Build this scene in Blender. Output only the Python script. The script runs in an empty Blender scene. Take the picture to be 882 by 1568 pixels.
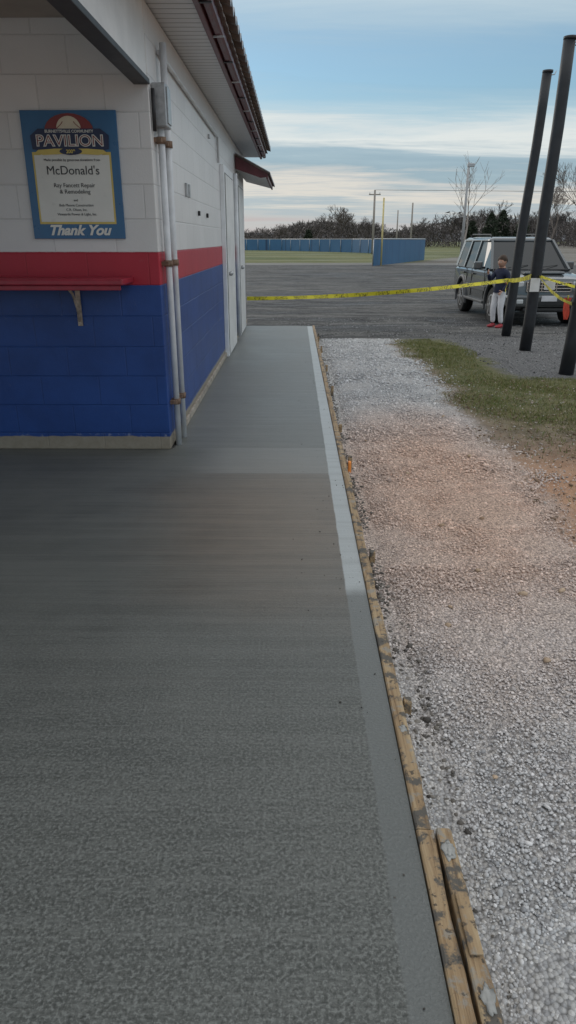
import bpy, bmesh, math, random
import numpy as np
from mathutils import Vector, Matrix, noise as mnoise
random.seed(7); rng=np.random.default_rng(11)
scn=bpy.context.scene
COL=scn.collection
# ------------------------------------------------------------------ helpers
class NT:
    def __init__(s,nt): s.nt=nt
    def n(s,t,**k):
        nd=s.nt.nodes.new(t)
        for a,b in k.items(): setattr(nd,a,b)
        return nd
    def put(s,sock,v):
        if isinstance(v,bpy.types.NodeSocket): s.nt.links.new(v,sock)
        elif v is not None:
            if isinstance(v,(tuple,list)) and sock.type=='RGBA' and len(v)==3: v=(*v,1)
            sock.default_value=v
    def m(s,op,a,b=None,c=None,clamp=False):
        nd=s.n('ShaderNodeMath',operation=op,use_clamp=clamp)
        s.put(nd.inputs[0],a); s.put(nd.inputs[1],b); s.put(nd.inputs[2],c)
        return nd.outputs[0]
    def ss(s,v,a,b,o0=0.,o1=1.):
        nd=s.n('ShaderNodeMapRange',interpolation_type='SMOOTHSTEP')
        s.put(nd.inputs[0],v); nd.inputs[1].default_value=a; nd.inputs[2].default_value=b
        nd.inputs[3].default_value=o0; nd.inputs[4].default_value=o1
        return nd.outputs[0]
    def mix(s,f,a,b,bt='MIX'):
        nd=s.n('ShaderNodeMix',data_type='RGBA',blend_type=bt)
        s.put(nd.inputs[0],f); s.put(nd.inputs[6],a); s.put(nd.inputs[7],b)
        return nd.outputs[2]
    def pos(s):
        g=s.n('ShaderNodeNewGeometry'); return g.outputs['Position']
    def obj(s):
        g=s.n('ShaderNodeTexCoord'); return g.outputs['Object']
    def sep(s,v):
        nd=s.n('ShaderNodeSeparateXYZ'); s.put(nd.inputs[0],v); return nd.outputs
    def comb(s,x,y,z):
        nd=s.n('ShaderNodeCombineXYZ'); s.put(nd.inputs[0],x); s.put(nd.inputs[1],y); s.put(nd.inputs[2],z); return nd.outputs[0]
    def scale(s,v,k):
        nd=s.n('ShaderNodeVectorMath',operation='MULTIPLY'); s.put(nd.inputs[0],v); s.put(nd.inputs[1],k); return nd.outputs[0]
    def noise(s,v,sc,det=4,rough=.55,dist=0):
        nd=s.n('ShaderNodeTexNoise'); s.put(nd.inputs['Vector'],v)
        nd.inputs['Scale'].default_value=sc; nd.inputs['Detail'].default_value=det
        nd.inputs['Roughness'].default_value=rough; nd.inputs['Distortion'].default_value=dist
        return nd.outputs[0]
    def voro(s,v,sc,feat='F1'):
        nd=s.n('ShaderNodeTexVoronoi',feature=feat); s.put(nd.inputs['Vector'],v); nd.inputs['Scale'].default_value=sc
        return nd.outputs
    def ramp(s,f,stops,interp='LINEAR'):
        nd=s.n('ShaderNodeValToRGB'); cr=nd.color_ramp; cr.interpolation=interp
        while len(cr.elements)<len(stops): cr.elements.new(.5)
        for e,(p,c) in zip(cr.elements,stops):
            e.position=p; e.color=(*c,1) if len(c)==3 else c
        s.put(nd.inputs[0],f); return nd.outputs[0]
    def bump(s,h,st=.3,d=.01,normal=None):
        nd=s.n('ShaderNodeBump'); s.put(nd.inputs['Height'],h); nd.inputs['Strength'].default_value=st; nd.inputs['Distance'].default_value=d
        if normal is not None: s.put(nd.inputs['Normal'],normal)
        return nd.outputs[0]
def newmat(name):
    m=bpy.data.materials.new(name); m.use_nodes=True
    b=m.node_tree.nodes['Principled BSDF']; return m,NT(m.node_tree),b
def mat(name,col,rough=.6,metal=0,var=.12,vs=8,bump=.1,bs=60,spec=.5,coat=0):
    m,N,b=newmat(name)
    o=N.obj()
    f=N.noise(o,vs,5,.6)
    lo=tuple(c*(1-var) for c in col); hi=tuple(min(1,c*(1+var)) for c in col)
    N.put(b.inputs['Base Color'],N.mix(N.ss(f,.3,.7),lo,hi))
    b.inputs['Metallic'].default_value=metal
    N.put(b.inputs['Roughness'],N.m('MULTIPLY_ADD',f,.2,rough-.1,clamp=True))
    b.inputs['Specular IOR Level'].default_value=spec
    b.inputs['Coat Weight'].default_value=coat
    if bump: N.put(b.inputs['Normal'],N.bump(N.noise(o,bs,3),bump,.004))
    return m
def mesh_obj(name,verts,faces,material=None,parent=None,smooth=False):
    me=bpy.data.meshes.new(name); me.from_pydata([tuple(v) for v in verts],[],faces); me.update()
    ob=bpy.data.objects.new(name,me); COL.objects.link(ob)
    if material: me.materials.append(material)
    if smooth:
        for p in me.polygons: p.use_smooth=True
    if parent: ob.parent=parent
    return ob
def np_obj(name,V,F,material,attr=None,parent=None,smooth=False):
    me=bpy.data.meshes.new(name); V=np.asarray(V,np.float32); F=np.asarray(F,np.int32)
    k=F.shape[1]
    me.vertices.add(len(V)); me.vertices.foreach_set('co',V.ravel())
    me.loops.add(F.size); me.loops.foreach_set('vertex_index',F.ravel())
    me.polygons.add(len(F)); me.polygons.foreach_set('loop_start',np.arange(0,F.size,k,dtype=np.int32))
    try: me.polygons.foreach_set('loop_total',np.full(len(F),k,np.int32))
    except Exception: pass
    me.update(calc_edges=True)
    if smooth: me.polygons.foreach_set('use_smooth',np.ones(len(F),bool))
    if attr is not None:
        a=me.attributes.new('tint','FLOAT','POINT'); a.data.foreach_set('value',np.asarray(attr,np.float32))
    me.materials.append(material); ob=bpy.data.objects.new(name,me); COL.objects.link(ob)
    if parent: ob.parent=parent
    return ob
def empty(name,loc=(0,0,0)):
    e=bpy.data.objects.new(name,None); e.location=loc; e.empty_display_size=.2; COL.objects.link(e); return e
def box(name,x0,x1,y0,y1,z0,z1,material,parent=None,bevel=0,seg=2):
    bm=bmesh.new(); bmesh.ops.create_cube(bm,size=1)
    bmesh.ops.scale(bm,vec=(x1-x0,y1-y0,z1-z0),verts=bm.verts)
    bmesh.ops.translate(bm,vec=((x0+x1)/2,(y0+y1)/2,(z0+z1)/2),verts=bm.verts)
    if bevel: bmesh.ops.bevel(bm,geom=bm.edges[:],offset=bevel,segments=seg,affect='EDGES',profile=.5)
    me=bpy.data.meshes.new(name); bm.to_mesh(me); bm.free(); me.materials.append(material)
    ob=bpy.data.objects.new(name,me); COL.objects.link(ob)
    if parent: ob.parent=parent
    return ob
def tube(name,pts,radii,material,parent=None,n=12,caps=True,smooth=True):
    pts=[Vector(p) for p in pts]
    if not hasattr(radii,'__len__'): radii=[radii]*len(pts)
    V=[];F=[]; pu=None
    for i,p in enumerate(pts):
        a=pts[max(i-1,0)]; b=pts[min(i+1,len(pts)-1)]; t=(b-a).normalized()
        if pu is None:
            u=t.cross(Vector((0,0,1)))
            if u.length<.3: u=t.cross(Vector((1,0,0)))
        else: u=pu-t*pu.dot(t)
        u.normalize(); pu=u; w=t.cross(u)
        for k in range(n):
            an=2*math.pi*k/n; V.append(p+(u*math.cos(an)+w*math.sin(an))*radii[i])
    for i in range(len(pts)-1):
        for k in range(n):
            F.append((i*n+k,i*n+(k+1)%n,(i+1)*n+(k+1)%n,(i+1)*n+k))
    if caps:
        F.append(tuple(range(n))[::-1]); F.append(tuple((len(pts)-1)*n+k for k in range(n)))
    ob=mesh_obj(name,V,F,material,parent)
    bm=bmesh.new(); bm.from_mesh(ob.data); bmesh.ops.recalc_face_normals(bm,faces=bm.faces); bm.to_mesh(ob.data); bm.free()
    if smooth:
        for p in ob.data.polygons: p.use_smooth=len(p.vertices)==4
    return ob
def beam(name,p1,p2,w,h,material,parent=None,up=(0,0,1)):
    p1=Vector(p1);p2=Vector(p2); t=(p2-p1).normalized(); u=t.cross(Vector(up)).normalized(); v=u.cross(t)
    V=[]
    for p in (p1,p2):
        for a,b in ((-1,-1),(1,-1),(1,1),(-1,1)): V.append(p+u*a*w/2+v*b*h/2)
    return mesh_obj(name,V,[(0,3,2,1),(4,5,6,7),(0,1,5,4),(1,2,6,5),(2,3,7,6),(3,0,4,7)],material,parent)
def gz(y):
    s=min(1,max(0,(y-8)/8)); return -.045-.255*s*s*(3-2*s)
# ------------------------------------------------------------------ camera
cam=bpy.data.cameras.new('camera'); co=bpy.data.objects.new('camera',cam); COL.objects.link(co)
co.location=(0,0,1.4); co.rotation_euler=(math.radians(90-21.3),0,math.radians(.5))
cam.sensor_fit='VERTICAL'; cam.sensor_height=36; cam.lens=24.59; cam.clip_end=5000; cam.clip_start=.05
scn.camera=co
# ------------------------------------------------------------------ world
SUN_EL=math.radians(16); SUN_AZ=math.radians(-35)   # azimuth from +Y, clockwise positive
w=bpy.data.worlds.new('World'); scn.world=w; w.use_nodes=True
nt=w.node_tree; nt.nodes.clear(); N=NT(nt)
out=N.n('ShaderNodeOutputWorld'); sky=N.n('ShaderNodeTexSky',sky_type='NISHITA')
sky.sun_disc=False; sky.sun_elevation=SUN_EL; sky.sun_rotation=SUN_AZ; sky.air_density=1.3; sky.dust_density=.2; sky.ozone_density=4.5
bg=N.n('ShaderNodeBackground'); nt.links.new(sky.outputs[0],bg.inputs[0]); bg.inputs[1].default_value=.125
tc=N.n('ShaderNodeTexCoord').outputs['Generated']
x,y,z=N.sep(tc)
hor=N.m('SQRT',N.m('ADD',N.m('MULTIPLY',x,x),N.m('MULTIPLY',y,y)))
e=N.m('DIVIDE',z,N.m('ADD',hor,.02))
zz=N.m('ADD',N.m('MAXIMUM',z,0.),.10)
pl=N.comb(N.m('DIVIDE',x,zz),N.m('DIVIDE',y,zz),0.)
n1=N.noise(N.scale(pl,(.22,.8,1)),1.3,6,.6,.4)
n2=N.noise(N.scale(pl,(.5,2.2,1)),1.1,7,.66,.5)
tilt=N.m('MULTIPLY',N.m('DIVIDE',x,N.m('ADD',hor,.02)),.04)
ew=N.m('ADD',N.m('ADD',e,tilt),N.m('ADD',N.m('MULTIPLY',N.m('SUBTRACT',n1,.5),.08),N.m('MULTIPLY',N.m('SUBTRACT',n2,.5),.075)))
g=lambda v:(v,v,v)
band=N.ramp(N.m('MULTIPLY',ew,2.0),[(0,g(.95)),(.05,g(.85)),(.10,g(.9)),(.135,g(.97)),(.16,g(.85)),(.195,g(.85)),(.225,g(.92)),(.27,g(.95)),(.31,g(.5)),(.37,g(.2)),(.43,g(.3)),(.50,g(.65)),(.58,g(.85)),(.75,g(.6)),(1,g(.85))])
cc=N.ramp(N.m('MULTIPLY',ew,2.0),[(0,(.52,.47,.48)),(.05,(.47,.50,.55)),(.085,(.40,.48,.55)),(.12,(.74,.70,.64)),(.165,(.30,.41,.50)),(.20,(.36,.47,.55)),(.245,(.78,.81,.79)),(.29,(.55,.66,.71)),(.36,(.28,.43,.54)),(.46,(.38,.52,.61)),(.54,(.56,.67,.71)),(.62,(.46,.58,.65)),(.75,(.66,.74,.78)),(1,(1.15,1.16,1.16))])
bgc=N.n('ShaderNodeBackground'); nt.links.new(cc,bgc.inputs[0]); bgc.inputs[1].default_value=1.0
mx=N.n('ShaderNodeMixShader'); nt.links.new(band,mx.inputs[0]); nt.links.new(bg.outputs[0],mx.inputs[1]); nt.links.new(bgc.outputs[0],mx.inputs[2])
nt.links.new(mx.outputs[0],out.inputs[0])
sl=bpy.data.lights.new('sun','SUN'); sl.energy=.6; sl.angle=math.radians(25); sl.color=(1,.90,.78)
so=bpy.data.objects.new('sun',sl); COL.objects.link(so)
d=Vector((math.sin(SUN_AZ)*math.cos(SUN_EL),math.cos(SUN_AZ)*math.cos(SUN_EL),math.sin(SUN_EL)))
so.rotation_euler=d.to_track_quat('Z','Y').to_euler()
scn.view_settings.view_transform='Standard'; scn.view_settings.look='None'; scn.view_settings.exposure=0
# ------------------------------------------------------------------ materials
# ground
gm,N,b=newmat('ground_mix'); P=N.pos(); x,y,z=N.sep(P)
na=N.noise(P,1.3,6,.6); nb=N.noise(P,7,5,.6); nc=N.noise(P,30,4,.6)
wob=N.m('ADD',N.m('MULTIPLY',N.m('SUBTRACT',na,.5),.9),N.m('MULTIPLY',N.m('SUBTRACT',nb,.5),.35))
xw=N.m('ADD',x,wob); yw=N.m('ADD',y,wob)
v1=N.voro(P,95)
cell=N.ramp(N.sep(v1['Color'])[0],[(0,(.34,.34,.345)),(.4,(.46,.455,.45)),(.8,(.56,.55,.53)),(1,(.70,.69,.67))])
gravel=N.mix(N.ss(v1['Distance'],.5,.85),cell,(.22,.215,.21))
def mottle_warmlight(N,c):  # random darker patches, plus a pool of warm light painted into the colour
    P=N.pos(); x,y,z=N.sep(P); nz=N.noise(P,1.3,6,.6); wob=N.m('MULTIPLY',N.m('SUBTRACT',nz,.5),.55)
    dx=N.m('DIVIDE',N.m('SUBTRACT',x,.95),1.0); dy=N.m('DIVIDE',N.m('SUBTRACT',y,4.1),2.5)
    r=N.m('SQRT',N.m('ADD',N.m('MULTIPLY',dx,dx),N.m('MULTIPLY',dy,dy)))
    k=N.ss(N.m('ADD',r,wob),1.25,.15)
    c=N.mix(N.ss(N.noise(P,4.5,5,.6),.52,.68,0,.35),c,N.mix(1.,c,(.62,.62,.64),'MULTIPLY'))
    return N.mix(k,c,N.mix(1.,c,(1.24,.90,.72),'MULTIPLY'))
gravel=mottle_warmlight(N,gravel)
soil=N.mix(N.ss(nb,.35,.65),(.15,.115,.08),(.27,.205,.15))
redd=N.mix(nb,(.40,.22,.135),(.54,.34,.22))
soil=N.mix(N.m('MULTIPLY',N.ss(yw,5.4,4.2),N.ss(na,.3,.5)),soil,redd)
grass=N.mix(N.ss(nb,.3,.7),(.09,.10,.035),(.16,.15,.07))
gmask=N.m('MULTIPLY',N.ss(yw,5.0,6.6),N.ss(N.m('ADD',xw,N.m('MULTIPLY',nc,.4)),1.65,2.1))
base=N.mix(gmask,soil,grass)
base=N.mix(N.m('MULTIPLY',N.ss(nc,.55,.7),.5),base,(.32,.30,.27))
base=N.mix(N.m('MULTIPLY',N.ss(xw,1.66,1.36),N.ss(yw,12.6,12.0)),base,gravel)
# asphalt
as1=N.noise(N.scale(P,(.22,1,1)),.8,7,.68,.8); as2=N.noise(P,45,4,.7); as3=N.noise(N.scale(P,(.35,1,1)),2.4,6,.65,.3); as4=N.noise(P,9,6,.75)
asp=N.ramp(as1,[(.36,(.020,.021,.023)),(.46,(.036,.037,.039)),(.50,(.085,.085,.083)),(.58,(.17,.168,.16)),(.66,(.12,.118,.112))])
asp=N.mix(N.ss(as3,.50,.62,0,.75),asp,(.135,.132,.125))
asp=N.mix(N.ss(as3,.46,.38,0,.7),asp,(.024,.025,.027))
asp=N.mix(N.m('MULTIPLY',N.ss(as4,.48,.60),.55),asp,(.03,.03,.032))
asp=N.mix(N.m('MULTIPLY',N.ss(as2,.54,.62),.6),asp,(.20,.20,.195))
pad=N.m('MULTIPLY',N.ss(xw,2.35,2.6),N.ss(yw,7.6,7.95))
lot=N.ss(yw,11.7,12.5)
asp=N.mix(N.m('MULTIPLY',pad,N.ss(y,13.5,11.5)),asp,N.mix(N.ss(as2,.4,.62),(.07,.07,.072),(.22,.22,.22)))
base=N.mix(N.m('MAXIMUM',pad,lot),base,asp)
# far field
field=N.mix(N.ss(N.noise(N.scale(P,(.3,1,1)),.12,5),.35,.65),(.085,.105,.035),(.17,.17,.075))
rough_=N.mix(N.ss(N.noise(P,.08,5),.4,.6),(.14,.125,.10),(.20,.19,.17))
side=N.ss(N.m('SUBTRACT',x,N.m('MULTIPLY_ADD',y,.4,-14.5)),-.5,1.5)
far=N.mix(side,field,rough_)
far=N.mix(N.ss(y,58.,56.5),far,(.20,.195,.18))
base=N.mix(N.ss(y,52.,53.5),base,far)
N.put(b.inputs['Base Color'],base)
wet=N.m('MULTIPLY',lot,N.ss(as1,.48,.42))
N.put(b.inputs['Roughness'],N.m('MULTIPLY_ADD',wet,-.35,.88)); b.inputs['Specular IOR Level'].default_value=.25
hh=N.m('ADD',N.m('MULTIPLY',v1['Distance'],-.8),N.m('ADD',N.m('MULTIPLY',nc,.8),N.m('MULTIPLY',N.m('MULTIPLY',as4,lot),3.)))
N.put(b.inputs['Normal'],N.bump(hh,.75,.018))
# concrete
cm,N,b=newmat('fresh_concrete'); P=N.pos(); x,y,z=N.sep(P)
c1=N.noise(P,.9,5,.6,.4); c2=N.noise(P,130,3,.6); c3=N.noise(N.scale(P,(.35,9,1)),1.6,5,.65); c4=N.noise(P,115,4,.65); c5=N.noise(P,5,6,.65); c6=N.noise(P,42,5,.65); c7=N.noise(N.scale(P,(.8,30,1)),1.6,4,.6,.2)
broom=N.noise(N.scale(P,(2,160,1)),1.,3,.6)
cs=N.mix(N.ss(c1,.3,.7),(.085,.090,.083),(.126,.131,.120))
cs=N.mix(N.ss(c5,.35,.7,0,.3),cs,(.155,.16,.148))
cs=N.mix(N.ss(c3,.40,.62,0,.42),cs,(.17,.175,.162))
cs=N.mix(N.ss(c7,.45,.36,0,.30),cs,(.070,.074,.068))
near=N.ss(y,3.2,1.0)
spk=N.m('MULTIPLY',near,N.ss(c4,.52,.59))
cs=N.mix(N.m('MULTIPLY',spk,.7),cs,(.25,.26,.245))
cs=N.mix(N.m('MULTIPLY',N.m('MULTIPLY',near,N.ss(c4,.47,.40)),.6),cs,(.045,.048,.043))
cs=N.mix(N.m('MULTIPLY',N.m('MULTIPLY',near,N.ss(c6,.50,.60)),.4),cs,(.20,.21,.195))
cs=N.mix(N.m('MULTIPLY',N.ss(c2,.55,.7),.2),cs,(.24,.24,.22))
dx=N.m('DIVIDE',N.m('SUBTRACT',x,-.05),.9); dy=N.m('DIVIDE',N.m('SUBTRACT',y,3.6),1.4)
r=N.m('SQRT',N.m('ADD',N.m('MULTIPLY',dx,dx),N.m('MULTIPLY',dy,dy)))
cs=N.mix(N.ss(N.m('ADD',r,N.m('MULTIPLY',N.m('SUBTRACT',c1,.5),1.)),1.15,.2,0,.9),cs,N.mix(1.,cs,(1.36,1.04,.84),'MULTIPLY'))  # warm light falling on the slab, tinted into its base colour
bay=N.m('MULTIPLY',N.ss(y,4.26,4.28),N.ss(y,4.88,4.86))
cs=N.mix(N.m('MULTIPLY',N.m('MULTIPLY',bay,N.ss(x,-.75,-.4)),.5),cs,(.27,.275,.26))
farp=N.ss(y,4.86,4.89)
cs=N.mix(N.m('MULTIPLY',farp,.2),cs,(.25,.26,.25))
jl=None
for jy in (2.02,4.27,4.87,5.55,6.6,7.9,9.4,11.0):
    k=N.m('COMPARE',y,jy,.010)
    jl=k if jl is None else N.m('MAXIMUM',jl,k)
cs=N.mix(N.m('MULTIPLY',jl,.25),cs,(.10,.10,.09))
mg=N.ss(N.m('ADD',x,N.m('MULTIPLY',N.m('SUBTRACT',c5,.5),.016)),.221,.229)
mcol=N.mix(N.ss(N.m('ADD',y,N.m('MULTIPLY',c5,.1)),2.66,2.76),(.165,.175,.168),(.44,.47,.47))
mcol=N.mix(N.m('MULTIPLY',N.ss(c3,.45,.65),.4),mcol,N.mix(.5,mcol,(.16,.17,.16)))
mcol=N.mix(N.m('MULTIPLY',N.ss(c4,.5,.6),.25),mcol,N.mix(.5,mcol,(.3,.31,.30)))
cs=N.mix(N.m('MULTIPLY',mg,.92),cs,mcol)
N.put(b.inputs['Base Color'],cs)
N.put(b.inputs['Roughness'],N.m('ADD',N.m('MULTIPLY_ADD',c1,.25,.29),N.m('MULTIPLY',near,.14)))
b.inputs['Specular IOR Level'].default_value=.5
hb=N.m('ADD',N.m('MULTIPLY',broom,N.m('MULTIPLY_ADD',mg,-.5,1.)),N.m('ADD',N.m('MULTIPLY',c2,.5),N.m('MULTIPLY',N.m('MULTIPLY',c4,near),2.0)))
hb=N.m('SUBTRACT',hb,N.m('MULTIPLY',jl,1.2))
N.put(b.inputs['Normal'],N.bump(hb,.6,.005))
# painted block wall
wm,N,b=newmat('painted_block'); P=N.pos(); x,y,z=N.sep(P)
uv=N.comb(N.m('ADD',N.m('ADD',x,y),.13),N.m('ADD',z,-.12),0.)
br=N.n('ShaderNodeTexBrick'); N.put(br.inputs['Vector'],uv); br.inputs['Scale'].default_value=1; br.inputs['Mortar Size'].default_value=.006
br.inputs['Mortar Smooth'].default_value=.6; br.inputs['Brick Width'].default_value=.4; br.inputs['Row Height'].default_value=.2; br.offset=.5
br.inputs['Color1'].default_value=(.96,.96,.96,1); br.inputs['Color2'].default_value=(1.02,1.02,1.02,1); br.inputs['Mortar'].default_value=(.90,.90,.90,1)
f1=N.noise(P,3,5,.6); f2=N.noise(P,90,3,.6); f3=N.noise(P,25,5,.7)
zw=N.m('ADD',z,N.m('MULTIPLY',N.m('SUBTRACT',f3,.5),.008))
blue=N.mix(N.ss(f1,.3,.7),(.008,.045,.20),(.013,.062,.26)); red=N.mix(f1,(.36,.012,.03),(.48,.02,.045)); wht=N.mix(f1,(.63,.625,.62),(.75,.745,.74))
colr=N.mix(N.ss(zw,1.117,1.121),blue,red); colr=N.mix(N.ss(zw,1.321,1.325),colr,wht)
colr=N.mix(1.,colr,br.outputs['Color'],'MULTIPLY')
bas=N.mix(f3,(.20,.165,.12),(.36,.32,.26))
zb=N.m('ADD',z,N.m('MULTIPLY',N.m('SUBTRACT',N.noise(P,9,5,.7),.5),.03))
colr=N.mix(N.m('MULTIPLY',N.ss(zb,.125,.095),N.ss(f3,.56,.66,0,.6)),colr,(.5,.52,.56))
colr=N.mix(N.ss(zb,.098,.092),colr,bas)
colr=N.mix(N.m('MULTIPLY',N.ss(f3,.62,.75),.2),colr,N.mix(.5,colr,(.3,.3,.3)))
N.put(b.inputs['Base Color'],colr); b.inputs['Roughness'].default_value=.42
hb=N.m('ADD',N.m('MULTIPLY',br.outputs['Fac'],-1.),N.m('MULTIPLY',f2,.4))
N.put(b.inputs['Normal'],N.bump(hb,.5,.006))
M_white=mat('white_paint',(.72,.72,.71),.45,vs=4,var=.08)
M_door=mat('door_white',(.78,.80,.82),.4,var=.05)
M_soffit,N,b=newmat('soffit_metal'); P=N.pos(); x,y,z=N.sep(P)
wv=N.m('PINGPONG',y,.05)
N.put(b.inputs['Base Color'],N.mix(N.ss(wv,.0,.010),(.25,.25,.25),(.66,.67,.68))); b.inputs['Roughness'].default_value=.4
N.put(b.inputs['Normal'],N.bump(N.ss(wv,0,.012),.8,.01))
M_maroon=mat('maroon_trim',(.10,.022,.028),.4,var=.2)
M_brown=mat('roof_underside',(.17,.13,.11),.6,var=.3,vs=5)
M_roofmetal=mat('galvanised_roof',(.30,.31,.33),.38,.6,var=.2)
M_dark=mat('dark_trim',(.022,.022,.025),.5)
M_ceil=mat('ceiling_paint',(.36,.33,.29),.7,var=.15,vs=1.5)
M_galv=mat('galvanised_steel',(.42,.43,.44),.4,.6,var=.2,vs=20)
M_rust=mat('rusty_strap',(.20,.13,.09),.75,.2,var=.4,vs=30)
M_conduit=mat('conduit_paint',(.62,.64,.66),.4,var=.12,vs=6)
M_brk=mat('bracket_metal',(.46,.38,.31),.6,.2,var=.35,vs=25)
M_shelf=mat('red_shelf_paint',(.32,.025,.045),.35,var=.15)
M_black=mat('black_plastic',(.015,.015,.016),.5)
# wood
M_wood,N,b=newmat('form_lumber'); P=N.pos(); x,y,z=N.sep(P)
g1=N.noise(N.scale(P,(60,3,60)),1,6,.65,.5); g2=N.noise(P,9,6,.7); g3=N.noise(P,40,4,.6)
wc=N.ramp(g1,[(.3,(.15,.09,.045)),(.5,(.36,.25,.14)),(.7,(.50,.38,.23))])
wc=N.mix(N.ss(g2,.51,.58),wc,(.115,.105,.09)); wc=N.mix(N.m('MULTIPLY',N.ss(g2,.45,.38),.75),wc,(.30,.29,.26))
wc=N.mix(N.m('MULTIPLY',N.ss(g3,.6,.66),.8),wc,(.05,.045,.04))
N.put(b.inputs['Base Color'],wc); b.inputs['Roughness'].default_value=.8
N.put(b.inputs['Normal'],N.bump(N.m('ADD',g1,g3),.6,.004))
# ------------------------------------------------------------------ ground
def axis(segs):
    o=[]
    for a,bb,st in segs: o+=list(np.arange(a,bb,st))
    return np.array(o+[segs[-1][1]])
xs=axis([(-2500,-200,230),(-200,-30,17),(-30,-2,2),(-2,.2,.4),(.2,6,.06),(6,30,1.5),(30,200,17),(200,2500,230)])
ys=axis([(-200,-10,20),(-10,0,1),(0,14,.08),(14,60,1.2),(60,300,20),(300,3500,320)])
X,Y=np.meshgrid(xs,ys)
s=np.clip((Y-8)/8,0,1); Z=-.045-.255*s*s*(3-2*s)
for i in range(X.shape[0]):
    if 0<=ys[i]<14:
        for j in range(X.shape[1]):
            xx=X[i,j]
            if .3<xx<6:
                p=Vector((xx,ys[i],0))
                Z[i,j]+=.012*mnoise.noise(p*2.3)+.007*mnoise.noise(p*8)-.018*math.exp(-((xx-.42)/.05)**2)
V=np.stack([X,Y,Z],-1).reshape(-1,3); nx=len(xs)
I,J=np.meshgrid(np.arange(len(ys)-1),np.arange(nx-1),indexing='ij'); a=(I*nx+J).ravel()
np_obj('ground',V,np.stack([a,a+1,a+nx+1,a+nx],-1),gm,smooth=True)
# slab
def prism(name,poly,z0,z1,material,parent=None):
    n=len(poly); V=[(p[0],p[1],z0) for p in poly]+[(p[0],p[1],z1) for p in poly]
    F=[tuple(range(n))[::-1],tuple(range(n,2*n))]+[(i,(i+1)%n,n+(i+1)%n,n+i) for i in range(n)]
    return mesh_obj(name,V,F,material,parent)
prism('concrete_walkway',[(-7,-3),(.31,-3),(.31,12.45),(-.86,12.5),(-.86,4.84),(-7,4.84)],-.32,0,cm)
# form boards
fb=empty('wood_form_board')
k=0
for a,bb in ((-1.5,1.36),(1.363,3.95),(3.953,7.6),(7.603,12.5)):
    n=max(6,int((bb-a)/.06)); V=[];F=[]
    for i in range(n+1):
        yq=a+(bb-a)*i/n; j=.006*mnoise.noise(Vector((yq*3,k,0))); t=.354+.008*mnoise.noise(Vector((yq*4,k+9,0)))+.005*mnoise.noise(Vector((yq*17,k+9,0)))
        zt=.006+.005*mnoise.noise(Vector((yq*5,k+3,0)))
        V+=[(.313+j*.3,yq,-.12),(.313+j*.3,yq,zt),(.317+abs(j),yq,zt+.003),(t-.004,yq,zt+.002),(t,yq,zt-.003),(t,yq,-.12)]
    for i in range(n):
        for q in range(5): F.append((i*6+q,(i+1)*6+q,(i+1)*6+q+1,i*6+q+1))
    F.append(tuple(range(6))); F.append(tuple(n*6+q for q in range(6))[::-1])
    mesh_obj('board_%d'%k,V,F,M_wood,fb); k+=1
V=[];F=[];n=26
for i in range(n+1):
    yq=.2+1.16*i/n; t=.403+.009*mnoise.noise(Vector((yq*5,3,0)))+.006*mnoise.noise(Vector((yq*19,3,0))); zt=.010+.006*mnoise.noise(Vector((yq*6,8,0)))
    V+=[(.362,yq,-.1),(.362,yq,zt),(.366,yq,zt+.003),(t-.006,yq,zt+.001),(t,yq,zt-.008),(t,yq,-.1)]
for i in range(n):
    for q in range(5): F.append((i*6+q,(i+1)*6+q,(i+1)*6+q+1,i*6+q+1))
F.append(tuple(range(6))); F.append(tuple(n*6+q for q in range(6))[::-1])
mesh_obj('splice_board',V,F,M_wood,fb)
box('splice_block',.368,.397,1.02,1.17,.016,.022,M_wood,fb,.002)
M_orange=mat('orange_mark',(.75,.25,.05),.6,var=.3)
for i,(sy,hh) in enumerate(((1.9,-.004),(3.05,.005),(4.55,.03),(5.5,.01),(6.9,.045),(8.3,.02),(9.8,.03),(11.2,.03))):
    sx=.362+.004*(i%3)
    box('stake_%d'%i,sx,sx+.026,sy,sy+.032,-.12,hh,M_wood,fb,.004)
box('marked_stake',.362,.382,4.45,4.49,-.1,.02,M_orange,fb,.004)
M_conc_smear=mat('concrete_splatter',(.36,.36,.34),.7,var=.2,vs=30)
def lump(name,c,r,material,parent=None,sq=(1,1,.5),sub=2,amp=.35,seed=0):
    bm=bmesh.new(); bmesh.ops.create_icosphere(bm,subdivisions=sub,radius=1)
    for v in bm.verts:
        k=1+amp*mnoise.noise(v.co*1.7+Vector((seed,seed*.7,0))); v.co=Vector((v.co.x*sq[0],v.co.y*sq[1],v.co.z*sq[2]))*r*k+Vector(c)
    me=bpy.data.meshes.new(name); bm.to_mesh(me); bm.free(); me.materials.append(material)
    ob=bpy.data.objects.new(name,me); COL.objects.link(ob)
    if parent: ob.parent=parent
    for p in me.polygons: p.use_smooth=True
    return ob
lump('splatter_1',(.380,1.29,.014),.014,M_conc_smear,fb,(1,1.8,.25),3,.9,1)
lump('splatter_2',(.385,.93,.015),.013,M_conc_smear,fb,(1,2.2,.25),3,.9,4)
lump('splatter_3',(.335,1.75,.009),.010,M_conc_smear,fb,(1,1.8,.2),3,.9,6)
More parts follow.
